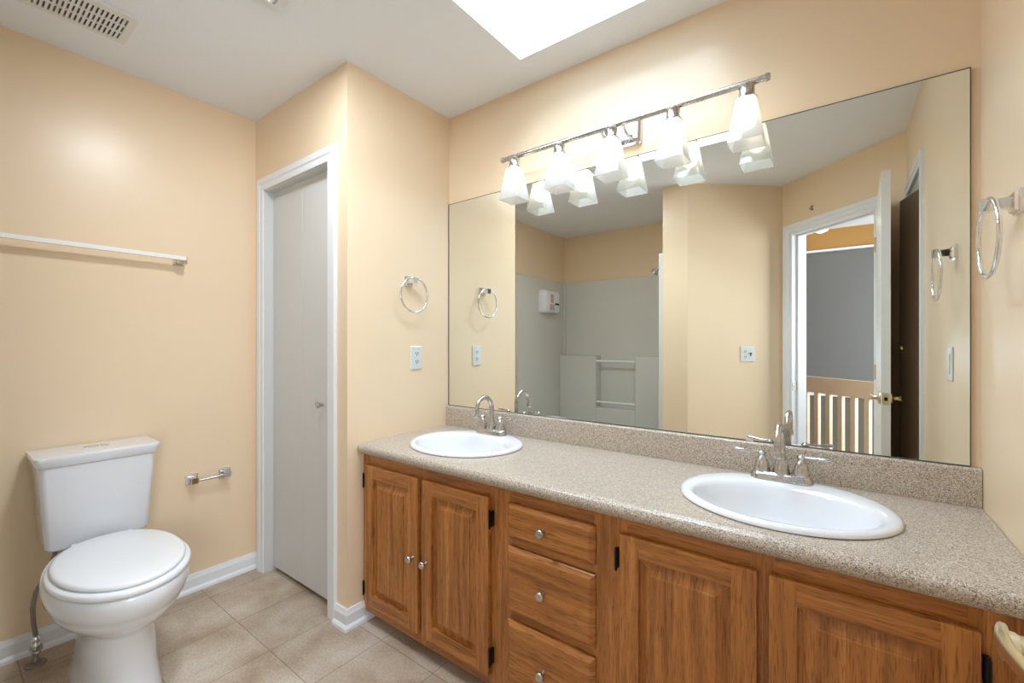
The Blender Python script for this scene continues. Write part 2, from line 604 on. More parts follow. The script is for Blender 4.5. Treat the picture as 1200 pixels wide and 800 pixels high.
# closet folding door (two flat grey leaves)
d1 = struct('door_1', (lambda b_: (box(b_, OX0 + .006, -2.154, YC + .042, YC + .074, .022, OZ - .03, .002), b_)[1])(B()), 'door_grey', 0,
            'flat grey folding closet door beside the toilet wall', 'door')
bm = B(); box(bm, -2.151, OX1 - .006, YC + .042, YC + .074, .022, OZ - .03, .002)
obj('door_leaf', bm, 'door_grey', d1, 0)
bm = B(); lathe(bm, [(.002, 0), (.008, .001), (.007, .014), (.014, .02), (.016, .028), (.012, .033), (.001, .034)], (-1.965, YC + .042, .935), '-Y', 16)
obj('knob', bm, 'nickel', d1)

# dark folding door in the right wall, standing slightly open
def leaf(bm, p, q, th, z0, z1):
    p, q = Vector(p), Vector(q)
    d = (q - p).normalized()
    fn = frame_fn((p.x, p.y, 0), d, (-d.y, d.x, 0))
    L_ = (q - p).length
    xbox(bm, fn, 0, L_, -th / 2, th / 2, z0, z1)


bm = B(); leaf(bm, (.318, .145, 0), (.256, .375, 0), .022, .02, 1.955)
d3 = struct('door_3', bm, 'dark_door', 0, 'dark brown folding door ajar behind the open entry door', 'door')
bm = B(); leaf(bm, (.256, .385, 0), (.320, .615, 0), .022, .02, 1.955)
obj('door_leaf', bm, 'dark_door', d3, 0)
bm = B(); box(bm, XE + .004, XE + .06, EY0 + .001, EY1 - .001, 1.965, 2.049)
obj('door_track', bm, 'trim_white', d3, 0)
bm = B(); lathe(bm, [(.001, 0), (.006, .001), (.006, .012), (.013, .018), (.012, .026), (.001, .028)], (.272, .405, 1.2), '-X', 14)
obj('knob', bm, 'brass', d3)

# entry door standing open against the right wall
HG = Vector((.189, -.050, 0)); FR = Vector((.1745, .632, 0))
dd = (FR - HG).normalized()
FDR = frame_fn(HG, dd, (-dd.y, dd.x, 0))           # s from hinge to free edge, t to the west (room) side
DW, DT = .682, .035
bm = B()
xbox(bm, FDR, 0.004, DW, -DT / 2, DT / 2, .012, 2.055)
d2 = struct('door_2', bm, 'door_white', 0, 'white entry door standing open in front of the right wall', 'door')
ZL, SL = .957, DW - .055
for t_ in (1, -1):
    bm = B()
    MR = Matrix.Translation(FDR(SL, t_ * DT / 2, ZL)) @ Matrix(((dd.x, -dd.y * t_, 0, 0), (dd.y, dd.x * t_, 0, 0), (0, 0, 1, 0), (0, 0, 0, 1)))
    tb = B()
    lathe(tb, [(.001, 0), (.033, .0), (.033, .004), (.028, .010), (.014, .013), (.0115, .016), (.0105, .032), (.012, .034), (.013, .044), (.001, .047)], (0, 0, 0), 'Y', 28)
    merge(bm, tb, MR)
    hn = obj('door_handle', bm, 'brass_satin' if t_ == 1 else 'brass', d2)
    bm = B(); tb = B()
    pts = [(.017, .0375, .004), (.012, .041, .004), (0, .0425, .003), (-.018, .0415, .001), (-.040, .036, -.003), (-.062, .031, -.004), (-.085, .031, -.002), (-.102, .035, .001), (-.106, .037, .001)]
    tube(tb, pts, [.003, .0042, .0046, .0042, .0038, .0036, .0034, .003, .0015], 14, True, 2.6)
    merge(bm, tb, MR)
    obj('lever', bm, 'brass_satin' if t_ == 1 else 'brass', hn)
bm = B()
xbox(bm, FDR, DW - .0005, DW + .0015, -.0125, .0125, ZL - .029, ZL + .029)
lp = obj('latch_plate', bm, 'brass_satin', d2, 0)
bm = B(); xbox(bm, FDR, DW + .0012, DW + .006, -.006, .006, ZL - .008, ZL + .008)
obj('latch_bolt', bm, 'hinge_black', lp, 0)
for z in (.25, 1.05, 1.82):
    bm = B(); xbox(bm, FDR, -.004, .004, DT / 2 - .004, DT / 2 + .008, z - .045, z + .045)
    obj('hinge', bm, 'brass', d2, 0)

# ------------------------------------------------------------------ stair hall beyond the entry door
HX0, HX1, HYB = -1.0, 1.62, -2.40
bm = B()
RD = .86                                             # railing distance from the entry wall
xbox(bm, FD, -1.4, 1.9, -RD - .06, -WT, -.06, -.005)
struct('floor_hall', bm, 'hall_tan', label='tan hall landing floor outside the doorway', cat='floor')
bm = B()
box(bm, HX0 - .6, HX1 + .1, HYB - .1, HYB, -1.6, .69)
struct('wall_hall_lower', bm, 'hall_tan', label='tan lower stairwell wall behind the railing', cat='wall')
bm = B()
box(bm, -.33, HX1 + .1, HYB - .1, HYB, .69, 2.22)
box(bm, HX0 - .6, -.33, HYB - .1, HYB, 1.32, 2.22)
box(bm, HX0 - .6, -.85, HYB - .1, HYB, .69, 1.32)
struct('wall_hall_grey', bm, 'hall_grey', label='grey stairwell wall seen in the mirror through the doorway', cat='wall')
bm = B(); box(bm, HX0 - .6, HX1 + .1, HYB - .1, HYB + .02, 2.22, H + .05)
struct('wall_hall_upper', bm, 'hall_orange', label='orange band of wall above the grey stairwell wall', cat='wall')
bm = B()
box(bm, HX0 - .6, HX1 + .1, HYB - .02, HYB + .045, 2.205, 2.225)
box(bm, HX0 - .6, HX1 + .1, HYB, HYB + .02, .66, .72)
struct('trim_6', bm, 'trim_white', label='white trim lines on the stairwell wall', cat='trim')
bm = B()
box(bm, -.85, -.81, HYB - .08, HYB + .012, .72, 1.32); box(bm, -.37, -.33, HYB - .08, HYB + .012, .72, 1.32)
box(bm, -.81, -.37, HYB - .08, HYB + .012, 1.28, 1.32); box(bm, -.81, -.37, HYB - .08, HYB + .012, .72, .76)
w2 = struct('window_2', bm, 'trim_white', label='small bright window in the stairwell wall', cat='window')
bm = B(); box(bm, -.81, -.37, HYB - .05, HYB - .046, .76, 1.28)
obj('glass_pane', bm, 'clear_glazing', w2, 0)
bm = B()
for (y0, y1, z0, z1) in ((-1.75, -1.70, .55, 2.15), (-.5, -.45, .55, 2.15), (-1.70, -.5, .55, .60), (-1.70, -.5, 2.10, 2.15), (-1.12, -1.08, .60, 2.10)):
    box(bm, HX1 + .03, HX1 + .09, y0, y1, z0, z1)
w3 = struct('window_added', bm, 'trim_white', label='added tall hall window, unseen behind the camera', cat='window')  # invented window, added as a source for the hall fill light
bm = B(); box(bm, HX1 + .05, HX1 + .054, -1.70, -.5, .60, 2.10)
obj('glass_pane', bm, 'clear_glazing', w3, 0)
bm = B(); box(bm, HX1 + .092, HX1 + .098, -1.74, -.46, .56, 2.14)
obj('added_blind', bm, 'trim_white', w3, 0)  # added sheet closing the invented window to the sky
# side walls of the hall
bm = B()
box(bm, HX0 - .6, HX0 - .5, HYB, -1.17, -1.6, H)
box(bm, HX0 - .5, HX0 + .16, -1.25, -1.17, -1.6, H)
struct('wall_hall_west', bm, 'hall_grey', label='hall side wall behind the bathtub', cat='wall')
bm = B()
box(bm, HX1, HX1 + .1, HYB, -1.75, -1.6, H); box(bm, HX1, HX1 + .1, -.45, .06, -1.6, H)
box(bm, HX1, HX1 + .1, -1.75, -.45, -1.6, .55); box(bm, HX1, HX1 + .1, -1.75, -.45, 2.15, H)
box(bm, XE + .04, HX1 + .1, -.02, .05, -1.6, H)
struct('wall_hall_east', bm, 'hall_grey', label='hall side wall behind the camera', cat='wall')
bm = B()
xbox(bm, FD, -1.6, 3.7, -3.2, -WT, H + .001, H + .06)
struct('ceiling_hall', bm, 'ceiling_white', label='white hall ceiling outside the doorway', cat='ceiling')
bm = B(); xbox(bm, FD, -1.6, 3.7, -3.2, -RD - .08, -1.66, -1.6)
struct('floor_stairwell', bm, 'hall_tan', label='lower stairwell floor under the railing', cat='floor')

# railing
rail = thing('stair_railing', 'painted stair railing with square balusters outside the doorway', 'railing', FD(.4, -RD, 0), math.atan2(eD.y, eD.x))
bm = B(); xbox(bm, FD, -.35, 1.75, -RD - .022, -RD + .022, .765, .91)
obj('top_rail', bm, 'rail_paint', rail, 0)
bm = B(); xbox(bm, FD, -.35, 1.75, -RD - .02, -RD + .02, .0, .05)
obj('bottom_rail', bm, 'rail_paint', rail, 0)
for i in range(16):
    s = -.24 + i * .122
    bm = B(); xbox(bm, FD, s - .021, s + .021, -RD - .016, -RD + .016, .05, .765)
    obj('baluster', bm, 'rail_paint', rail, 0)
bm = B(); xbox(bm, FD, 1.75, 1.84, -RD - .045, -RD + .045, -.004, 1.0)
obj('newel_post', bm, 'rail_paint', rail, 0)

# hall lamp on the hall ceiling
hl = thing('hall_ceiling_light', 'small round lit ceiling lamp in the hall, seen through the doorway in the mirror', 'ceiling light', (-.16, -2.02, H))
bm = B(); lathe(bm, [(.001, 0), (.085, 0), (.085, -.02), (.075, -.026), (.001, -.026)], (-.16, -2.02, H), 'Z', 28)
obj('base', bm, 'nickel', hl)
bm = B(); lathe(bm, [(.001, -.026), (.075, -.026), (.075, -.05), (.055, -.085), (.02, -.10), (.001, -.101)], (-.16, -2.02, H), 'Z', 28)
obj('globe', bm, 'hall_lamp_glow', hl)

# ================================================================== VANITY
cab = thing('vanity_cabinet', 'long honey oak double vanity cabinet under the speckled countertop', 'cabinet', (-.70, 1.43, 0))
YF = 1.17
bm = B()
# face frame: stiles and rails
FX = [XC + .002, XE - .002]
zb, zt = .045, .738
stiles = [(XC + .002, -1.645), (-.97, -.875), (-.575, -.475), (.19, XE - .002), (-1.335, -1.285), (-.17, -.12)]
for a, c in stiles:
    box(bm, a, c, YF, YF + .019, zb, zt, .0008, 1)
ff = obj('face_frame', bm, 'oak_vertical', cab, 0)
for a, c, z0, z1 in [(a, c, z0, z1) for a, c in ((-1.645, -.97), (-.875, -.575), (-.475, .19)) for z0, z1 in ((.69, zt), (zb, .10))] + [(-.875, -.575, z - .014, z + .014) for z in (.569, .327)]:
    bm = B(); box(bm, a, c, YF + .0005, YF + .018, z0, z1)
    obj('frame_rail', bm, 'oak_horizontal', cab, 0)
bm = B()
box(bm, XC + .002, XE - .002, YF + .019, YF + .022, zb, zt)
box(bm, XC + .002, XC + .018, YF + .022, YM - .004, zb, zt)
box(bm, XE - .018, XE - .002, YF + .022, YM - .004, zb, zt)
box(bm, XC + .018, XE - .018, YF + .022, YM - .004, zb, zb + .015)
obj('carcass', bm, 'oak_vertical', cab, 0)
bm = B(); box(bm, XC + .03, XE - .03, YF + .07, YF + .085, 0, zb)
obj('toe_kick', bm, 'oak_horizontal', cab, 0)


def raised(bm, x0, x1, z0, z1, yb, steps):
    """Stack of rectangular rings stepping towards -y: steps = [(inset, y)]"""
    rings = []
    for ins, y in steps:
        rings.append([Vector((x0 + ins, y, z0 + ins)), Vector((x1 - ins, y, z0 + ins)), Vector((x1 - ins, y, z1 - ins)), Vector((x0 + ins, y, z1 - ins))])
    rings.insert(0, [Vector((p.x, yb, p.z)) for p in rings[0]])
    loft(bm, rings)


def knob(parent, x, y, z):
    bm = B(); lathe(bm, [(.001, 0), (.008, 0), (.007, .004), (.0055, .010), (.008, .014), (.0135, .018), (.015, .022), (.0145, .026), (.012, .0285), (.001, .029)], (x, y, z), '-Y', 20)
    return obj('knob', bm, 'nickel', parent)


def cab_door(x0, x1, z0, z1, knob_x, hinge_x):
    sw = .055
    yb, yf = YF - .0005, YF - .0195
    bm = B()
    # stiles full height, rails between: mitred look by a stepped inner edge
    for a, c in ((x0, x0 + sw), (x1 - sw, x1)):
        box(bm, a, c, yf, yb, z0, z1, .006, 2)
    d = obj('cabinet_door', bm, 'oak_vertical', cab, 0)
    bm = B()
    for a, c in ((z0, z0 + sw), (z1 - sw, z1)):
        bm = B(); box(bm, x0 + sw - .003, x1 - sw + .003, yf + .0004, yb, a, c, .006, 2)
        obj('door_rail', bm, 'oak_horizontal', d, 0)
    bm = B()
    q = sw - .004
    raised(bm, x0 + q, x1 - q, z0 + q, z1 - q, yb, [(0, yf + .006), (.003, yf + .012), (.006, yf + .0145), (.012, yf + .0145), (.036, yf + .0055), (.0362, yf + .0015), (.040, yf + .0002)])
    obj('raised_panel', bm, 'oak_vertical', d, 0)
    if knob_x is not None:
        knob(d, knob_x, yf, (z0 + z1) / 2 - .01)
    for z in (z1 - .07, z0 + .07):
        bm = B()
        box(bm, hinge_x - .005, hinge_x + .005, yf - .002, yb, z - .026, z + .026, .003, 2)
        lathe(bm, [(.001, -.034), (.003, -.032), (.004, -.026), (.004, .026), (.003, .032), (.001, .034)], (hinge_x, yf - .002, z), 'Z', 10)
        obj('hinge', bm, 'hinge_black', d, 30)
    return d


ZD0, ZD1 = .088, .697
cab_door(-1.664, -1.322, ZD0, ZD1, -1.348, -1.669)
cab_door(-1.297, -.962, ZD0, ZD1, -1.271, -.954)
cab_door(-.491, -.155, ZD0, ZD1, -.182, -.499)
cab_door(-.131, .206, ZD0, ZD1, -.104, .214)
for z0, z1 in ((.583, .697), (.341, .555), (.092, .313)):
    bm = B()
    x0, x1 = -.885, -.568
    raised(bm, x0, x1, z0, z1, YF - .0005, [(0, YF - .008), (.003, YF - .0115), (.012, YF - .0185), (.014, YF - .0195)])
    dr = obj('drawer', bm, 'oak_horizontal', cab, 0)
    knob(dr, (x0 + x1) / 2 - .012, YF - .0195, (z0 + z1) / 2)

# countertop with rolled front edge and two sink cut-outs
ZT = .785
SINKS = [(-1.31, 1.418), (-.135, 1.418)]
SA, SB = .258, .226
yfr = 1.137
prof = []
for i in range(9):          # rolled nose from the underside to the top
    a = -pi / 2 + pi / 2 * 2 * i / 8
    prof.append((yfr + .021 - .021 * cos(a) if False else yfr + .0225 * (1 - cos(a)), ZT - .0225 + .0225 * sin(a)))
prof += [(YM - .002, ZT), (YM - .002, ZT - .022), (yfr + .06, ZT - .022), (yfr + .06, ZT - .045)]
bm = B()
loft(bm, [[Vector((x, y, z)) for y, z in prof] for x in (XC + .0015, XE - .0015)])
finish(bm, 0)
ctop = obj('countertop', bm, 'speckled_laminate', None, 35)
bm = B()
for cx, cy in SINKS:
    loft(bm, [[Vector((cx + (SA - .012) * cos(2 * pi * k / 64), cy + (SB - .012) * sin(2 * pi * k / 64), z)) for k in range(64)] for z in (ZT - .1, ZT + .1)])
cut = obj('cutter', bm, 'speckled_laminate', None, 0)
md = ctop.modifiers.new('b', 'BOOLEAN'); md.operation = 'DIFFERENCE'; md.object = cut; md.solver = 'EXACT'
dg = bpy.context.evaluated_depsgraph_get()
me = bpy.data.meshes.new_from_object(ctop.evaluated_get(dg))
ctop.modifiers.clear()
ctop.data = me
bpy.data.objects.remove(cut, do_unlink=True)
ctop['label'] = 'speckled beige laminate countertop with backsplash along the mirror wall'
ctop['category'] = 'countertop'
MW[ctop.name] = Matrix()
bm = B()
ZB = .889
pr = [(YM - .0015, ZT + .0005), (YM - .024, ZT + .0005), (YM - .024, ZB - .008)] + [(YM - .016 - .008 * cos(a), ZB - .008 + .008 * sin(a)) for a in (pi / 8, pi / 4, 3 * pi / 8, pi / 2)] + [(YM - .0015, ZB)]
loft(bm, [[Vector((x, y, z)) for y, z in pr] for x in (XC + .0015, XE - .0015)])
obj('backsplash', bm, 'speckled_laminate', ctop, 35)


# sinks ---------------------------------------------------------------
def make_sink(cx, cy):
    s = thing('sink', '', 'sink', (cx, cy, ZT), 0, 'drop-in oval sinks')
    n = 72

    def ell(a, b_, z, dy=0.0, dx=0):
        return [Vector((cx + dx + a * cos(2 * pi * k / n), cy + dy + b_ * sin(2 * pi * k / n), z)) for k in range(n)]
    z = ZT
    rings = [ell(SA - .004, SB - .004, z + .0005), ell(SA, SB, z + .003), ell(SA - .001, SB - .001, z + .009), ell(SA - .006, SB - .006, z + .0135), ell(SA - .016, SB - .016, z + .0155),
             ell(SA - .026, SB - .036, z + .0145, -.016), ell(SA - .037, SB - .058, z + .013, -.030), ell(SA - .043, SB - .064, z + .009, -.033),
             ell(SA - .048, SB - .070, z + .0, -.034), ell(SA - .058, SB - .078, z - .03, -.033), ell(SA - .080, SB - .092, z - .075, -.028), ell(SA - .115, SB - .115, z - .112, -.02), ell(SA - .16, SB - .15, z - .132, -.018),
             ell(.05, .05, z - .139, -.016), ell(.023, .023, z - .141, -.016)]
    bm = B(); loft(bm, rings, False, False)
    # underside so that the bowl has thickness
    u = [ell(.023, .023, z - .149, -.016), ell(SA - .155, SB - .145, z - .141, -.018), ell(SA - .108, SB - .108, z - .12, -.02), ell(SA - .070, SB - .084, z - .078, -.028), ell(SA - .048, SB - .068, z - .02, -.033), ell(SA - .036, SB - .056, z + .0002, -.028), ell(SA - .004, SB - .004, z + .0004)]
    loft(bm, u, False, False)
    bowl = obj('bowl', bm, 'porcelain', s, 50)
    bm = B(); lathe(bm, [(.001, -.1395), (.018, -.1395), (.0225, -.138), (.0235, -.1405), (.022, -.150), (.001, -.150)], (cx, cy - .016, z), 'Z', 28)
    obj('drain', bm, 'chrome', s)
    return s


sk1 = make_sink(*SINKS[0])
sk1['label'] = 'white oval sink nearer the towel ring and closet wall'
sk2 = copy_tree(sk1)
sk2.location = (SINKS[1][0], SINKS[1][1], ZT)
sk2['label'] = 'white oval sink nearer the open door, in the foreground'


# faucets -------------------------------------------------------------
def make_faucet(cx, cy, z0):
    f = thing('faucet', '', 'faucet', (cx, cy, z0), 0, 'brushed nickel two-handle faucets')
    bm = B()
    rings = [rrect(cx, cy, .084 * k, .028 * k2, .0265 * k2, z0 + h) for k, k2, h in ((1, 1, 0), (1, 1, .006), (.965, .93, .016), (.90, .72, .023), (.88, .62, .0245))]
    loft(bm, rings)
    obj('deck_plate', bm, 'nickel', f)
    bm = B()
    lathe(bm, [(.001, .018), (.0245, .018), (.024, .026), (.021, .045), (.016, .062), (.0135, .068), (.014, .073), (.0125, .077), (.0125, .08), (.001, .08)], (cx, cy, z0), 'Z', 28)
    hb = obj('spout_base', bm, 'nickel', f)
    bm = B()
    R = .052
    pts = [(cx, cy, z0 + .076), (cx, cy, z0 + .105), (cx, cy, z0 + .125)]
    for i in range(1, 13):
        a = radians(188 * i / 12)
        pts.append((cx, cy - R + R * cos(a), z0 + .125 + R * sin(a)))
    last = Vector(pts[-1]); d = (last - Vector(pts[-2])).normalized()
    pts.append(tuple(last + d * .012))
    rr = [.0115] * 3 + [.0112 - .0002 * i for i in range(12)] + [.0088]
    tube(bm, pts, rr, 16)
    sp = obj('spout', bm, 'nickel', f)
    bm = B(); e0 = Vector(pts[-1])
    tube(bm, [e0 - d * .004, e0 + d * .002, e0 + d * .012, e0 + d * .016], [.0095, .0118, .0118, .010], 16)
    obj('aerator', bm, 'nickel', sp)
    bm = B(); tube(bm, [(cx, cy + .021, z0 + .02), (cx, cy + .021, z0 + .062), (cx, cy + .021, z0 + .068)], [.0022, .0022, .0045], 8)
    obj('lift_rod', bm, 'nickel', f)
    for sg in (-1, 1):
        hx = cx + sg * .052
        bm = B()
        lathe(bm, [(.001, .0225), (.0225, .0225), (.0228, .027), (.0215, .038), (.017, .054), (.0115, .066), (.0085, .070), (.009, .074), (.012, .077), (.0125, .081), (.009, .086), (.001, .087)], (hx, cy, z0), 'Z', 24)
        h = obj('handle', bm, 'nickel', f)
        bm = B()
        tube(bm, [(hx + sg * .004, cy, z0 + .0805), (hx + sg * .018, cy - .003, z0 + .080), (hx + sg * .045, cy - .008, z0 + .0815), (hx + sg * .072, cy - .013, z0 + .084), (hx + sg * .077, cy - .014, z0 + .0842)], [.006, .0052, .006, .0075, .004], 12, True, .75)
        obj('lever', bm, 'nickel', h)
    return f


FY = 1.598
fc1 = make_faucet(SINKS[0][0] - .005, FY, ZT + .0135)
fc1['label'] = 'brushed nickel two-handle gooseneck faucet at the sink nearer the closet wall'
fc2 = copy_tree(fc1)
fc2.location = (-.148, FY, ZT + .0135)
fc2['label'] = 'brushed nickel two-handle gooseneck faucet at the foreground sink'

# mirror --------------------------------------------------------------
mr = thing('wall_mirror', 'large frameless wall mirror above the double vanity', 'mirror', (-.70, YM - .003, .893))
bm = B(); box(bm, XC + .006, .281, YM - .0065, YM - .0015, .893, 1.971)
obj('mirror_glass', bm, 'mirror_glass', mr, 0)
bm = B()
for (x0, x1, z0, z1) in ((XC + .002, XC + .006, .8905, 1.9735), (.281, .2835, .8905, 1.9735), (XC + .006, .281, 1.971, 1.9735), (XC + .006, .281, .8905, .893)):
    box(bm, x0, x1, YM - .0075, YM - .001, z0, z1)
obj('mirror_edge', bm, 'mirror_edge', mr, 0)
for x in (-1.2, -.25):
    bm = B(); box(bm, x - .012, x + .012, YM - .011, YM - .0016, .8895, .9, .001)
    obj('clip', bm, 'chrome', mr, 0)

# vanity light ----------------------------------------------------------
ZBAR, YS = 2.064, 1.592
vl = thing('vanity_light', 'brushed nickel light bar with five frosted square shades above the mirror', 'light fixture', (-.712, YM, ZBAR))
bm = B()
rings = [[Vector((p.x, YM - d, p.y)) for p in rrect(-.712, ZBAR + .004, .082 - i_, .058 - i_, .016, 0)] for d, i_ in ((.0005, 0), (.010, 0), (.018, .006), (.021, .014))]
loft(bm, rings)
obj('back_plate', bm, 'chrome', vl)
for sg in (-1, 1):
    bm = B()
    x = -.712 + sg * .045
    tube(bm, [(x, YM - .018, ZBAR - .012), (x, YM - .045, ZBAR - .022), (x, YM - .075, ZBAR - .018), (x, YS + .016, ZBAR - .006), (x, YS, ZBAR)], [.0075, .007, .007, .007, .007], 12)
    obj('arm', bm, 'chrome', vl)
bm = B(); tube(bm, [(-1.245, YS, ZBAR), (-.183, YS, ZBAR)], .0105, 20)
bar = obj('bar', bm, 'nickel', vl)
for x, sg in ((-1.245, -1), (-.183, 1)):
    bm = B(); tube(bm, [(x - sg * .006, YS, ZBAR), (x + sg * .002, YS, ZBAR), (x + sg * .007, YS, ZBAR)], [.0125, .0125, .009], 20)
    obj('end_cap', bm, 'nickel', bar)
for i in range(5):
    x = -1.176 + i * .2333
    bm = B(); lathe(bm, [(.001, -.006), (.022, -.008), (.0245, -.012), (.0225, -.018), (.0235, -.042), (.026, -.045), (.031, -.049), (.031, -.053), (.001, -.053)], (x, YS, ZBAR), 'Z', 24)
    sk = obj('socket', bm, 'nickel', vl)
    ztop, zbot = ZBAR - .051, ZBAR - .197
    bm = B()
    out_ = [rrect(x, YS, hw, hw, r, z, 4) for hw, r, z in ((.026, .008, ztop), (.029, .005, ztop - .008), (.051, .003, zbot))]
    inn = [rrect(x, YS, hw, hw, r, z, 4) for hw, r, z in ((.048, .002, zbot), (.026, .004, ztop - .010), (.023, .006, ztop))]
    loft(bm, out_ + inn, False, False)
    sh = obj('lamp_shade', bm, 'frosted_glass', vl, 30)
    bm = B(); lathe(bm, [(.001, -.055), (.013, -.056), (.014, -.075), (.022, -.095), (.027, -.110), (.028, -.122), (.022, -.136), (.011, -.145), (.001, -.147)], (x, YS, ZBAR), 'Z', 20)
    obj('bulb', bm, 'bulb_glow', vl)

# ================================================================== TOILET
ty = .424
to = thing('toilet', 'white two-piece toilet with lid down against the peach wall', 'toilet', (XW, ty, 0))


def W(p):           # local (forward from wall, sideways, up) -> world
    return Vector((XW + p[0], ty + p[1], p[2]))


def egg(xb, xf, hw, z, n=56, pb=2.6, pf=2.0, frac=.46):
    xc = xb + (xf - xb) * frac
    r = []
    for k in range(n):
        a = 2 * pi * k / n
        c, s = cos(a), sin(a)
        p = pf if c >= 0 else pb
        ex = abs(c) ** (2 / p) * (1 if c >= 0 else -1)
        ey = abs(s) ** (2 / p) * (1 if s >= 0 else -1)
        r.append(W((xc + ex * ((xf - xc) if c >= 0 else (xc - xb)), ey * hw, z)))
    return r


bm = B()
rings = [egg(.15, .680, .110, .0, pb=2.6, pf=2.8), egg(.15, .682, .112, .012, pb=2.6, pf=2.8), egg(.17, .672, .104, .03, pb=2.4, pf=2.8), egg(.18, .664, .100, .10, pb=2.2, pf=2.6), egg(.19, .657, .097, .18, pb=2.1, pf=2.5), egg(.19, .655, .096, .232, pb=2.1, pf=2.4),
         egg(.17, .664, .106, .248, pb=2.1, pf=2.2), egg(.14, .70, .139, .268, pb=2.0, frac=.52), egg(.115, .738, .166, .298, pb=1.9, frac=.53), egg(.10, .760, .178, .325, pb=1.85, frac=.54), egg(.09, .769, .182, .343, pb=1.8, frac=.54), egg(.085, .780, .188, .351, pb=1.8, frac=.54), egg(.08, .794, .195, .385, pb=1.8, frac=.54), egg(.08, .796, .196, .410, pb=1.8, frac=.54), egg(.082, .792, .193, .421, pb=1.8, frac=.54), egg(.09, .783, .186, .424, pb=1.8, frac=.54)]
loft(bm, rings)
bw = obj('bowl', bm, 'porcelain', to, 50)
bm = B()
loft(bm, [[W((p.x, p.y, p.z)) for p in rrect(.13, 0, .09, .105, .04, z, 5)] for z in (.30, .427)])
obj('tank_deck', bm, 'porcelain', bw, 40)
bm = B()
loft(bm, [egg(.235, .787, .186, .4255, pb=2.2, frac=.5), egg(.231, .792, .191, .431, pb=2.2, frac=.5), egg(.231, .792, .191, .442, pb=2.2, frac=.5), egg(.235, .787, .187, .447, pb=2.2, frac=.5), egg(.24, .775, .176, .4485, pb=2.2, frac=.5)])
obj('seat', bm, 'seat_plastic', to, 50)
bm = B()
loft(bm, [egg(.236, .768, .168, .4492, pb=2.2, frac=.5), egg(.236, .768, .168, .4515, pb=2.2, frac=.5), egg(.231, .776, .176, .4535, pb=2.2, frac=.5), egg(.230, .777, .177, .4600, pb=2.2, frac=.5), egg(.234, .773, .173, .4655, pb=2.2, frac=.5), egg(.245, .762, .164, .4675, pb=2.2, frac=.5), egg(.34, .67, .09, .4685, pb=2.2, frac=.5)])
lid = obj('lid', bm, 'seat_plastic', to, 50)
for sg in (-1, 1):
    bm = B(); tube(bm, [W((.232, sg * .07 - .02, .449)), W((.232, sg * .07 + .02, .449))], .010, 14)
    obj('lid_hinge', bm, 'seat_plastic', lid)


def trr(x0, x1, hy, r, z, bow=0):
    ring = rrect((x0 + x1) / 2, 0, (x1 - x0) / 2, hy, r, z, 5)
    out = []
    for p in ring:
        bx = bow * (1 - (p.y / hy) ** 2) if p.x > (x0 + x1) / 2 else 0
        out.append(W((p.x + bx, p.y, p.z)))
    return out


bm = B()
loft(bm, [trr(.03, .175, .135, .025, .430, .008), trr(.022, .192, .149, .022, .438, .010), trr(.018, .199, .156, .020, .452, .012), trr(.015, .213, .173, .020, .757, .014)])
obj('tank', bm, 'porcelain', to, 40)
bm = B()
loft(bm, [trr(.012, .216, .176, .020, .7585, .014), trr(.010, .221, .181, .020, .766, .014), trr(.006, .226, .187, .020, .787, .014), trr(.006, .227, .188, .020, .796, .014), trr(.008, .225, .186, .020, .800, .014), trr(.03, .20, .17, .02, .8015, .012)])
tl = obj('tank_lid', bm, 'porcelain', to, 40)
bm = B()
loft(bm, [[W((p.x, p.y, p.z)) for p in rrect(.118, 0, .019, .040, .010, z, 5)] for z in (.8005, .804)])
for sg in (-1, 1):
    loft(bm, [[W((p.x, p.y, p.z)) for p in rrect(.118, sg * .018, .013, .015, .006, z, 4)] for z in (.8035, .8065)])
obj('flush_button', bm, 'chrome', tl)

# shut-off valve and hose
vx, vy = -2.462, .255
va = thing('shutoff_valve', 'metal shut-off valve with hose on the floor beside the toilet', 'valve', (vx, vy, 0))
bm = B()
lathe(bm, [(.001, 0), (.032, 0), (.031, .004), (.022, .010), (.012, .012), (.011, .022), (.008, .026), (.008, .05), (.001, .05)], (vx, vy, 0), 'Z', 24)
obj('stem', bm, 'hose_grey', va)
bm = B()
lathe(bm, [(.001, .045), (.012, .045), (.013, .05), (.013, .075), (.010, .082), (.012, .086), (.012, .102), (.007, .108), (.001, .108)], (vx, vy, 0), 'Z', 20)
obj('body', bm, 'chrome', va)
bm = B()
t2 = B(); lathe(t2, [(.001, .0), (.006, .0), (.006, .022), (.027, .022), (.030, .026), (.027, .031), (.001, .032)], (0, 0, 0), 'Z', 24)
bmesh.ops.scale(t2, vec=(1, .62, 1), verts=t2.verts)
merge(bm, t2, Matrix.Translation((vx + .006, vy, .040)) @ Matrix.Rotation(radians(14), 4, 'Y'))
obj('valve_handle', bm, 'nickel', va)
bm = B()
tube(bm, [(vx, vy, .105), (vx, vy - .006, .16), (vx, vy - .008, .22), (vx - .0, vy + .0, .275), (vx + .0, vy + .022, .32), (vx, vy + .042, .37), (vx + .01, vy + .05, .40), (vx + .012, vy + .052, .428)], .0075, 12)
obj('hose', bm, 'hose_grey', va)


# ================================================================== CHROME FITTINGS
def square_post(bm, P, n_, up, s=.024, out=.05, head=.018):
    """Square stepped wall post: P on the wall, n_ out of the wall."""
    P, n_ = Vector(P), Vector(n_)
    u = Vector(up); r = n_.cross(u)
    rings = []
    for d, h in ((.0005, s), (.006, s), (.008, s * .86), (.013, s * .78), (.016, s * .5), (out - .018, s * .42), (out - .016, head * .62), (out, head * .62)):
        rings.append([P + n_ * d + u * a * h + r * c * h for a, c in ((1, 1), (1, -1), (-1, -1), (-1, 1))])
    loft(bm, rings)


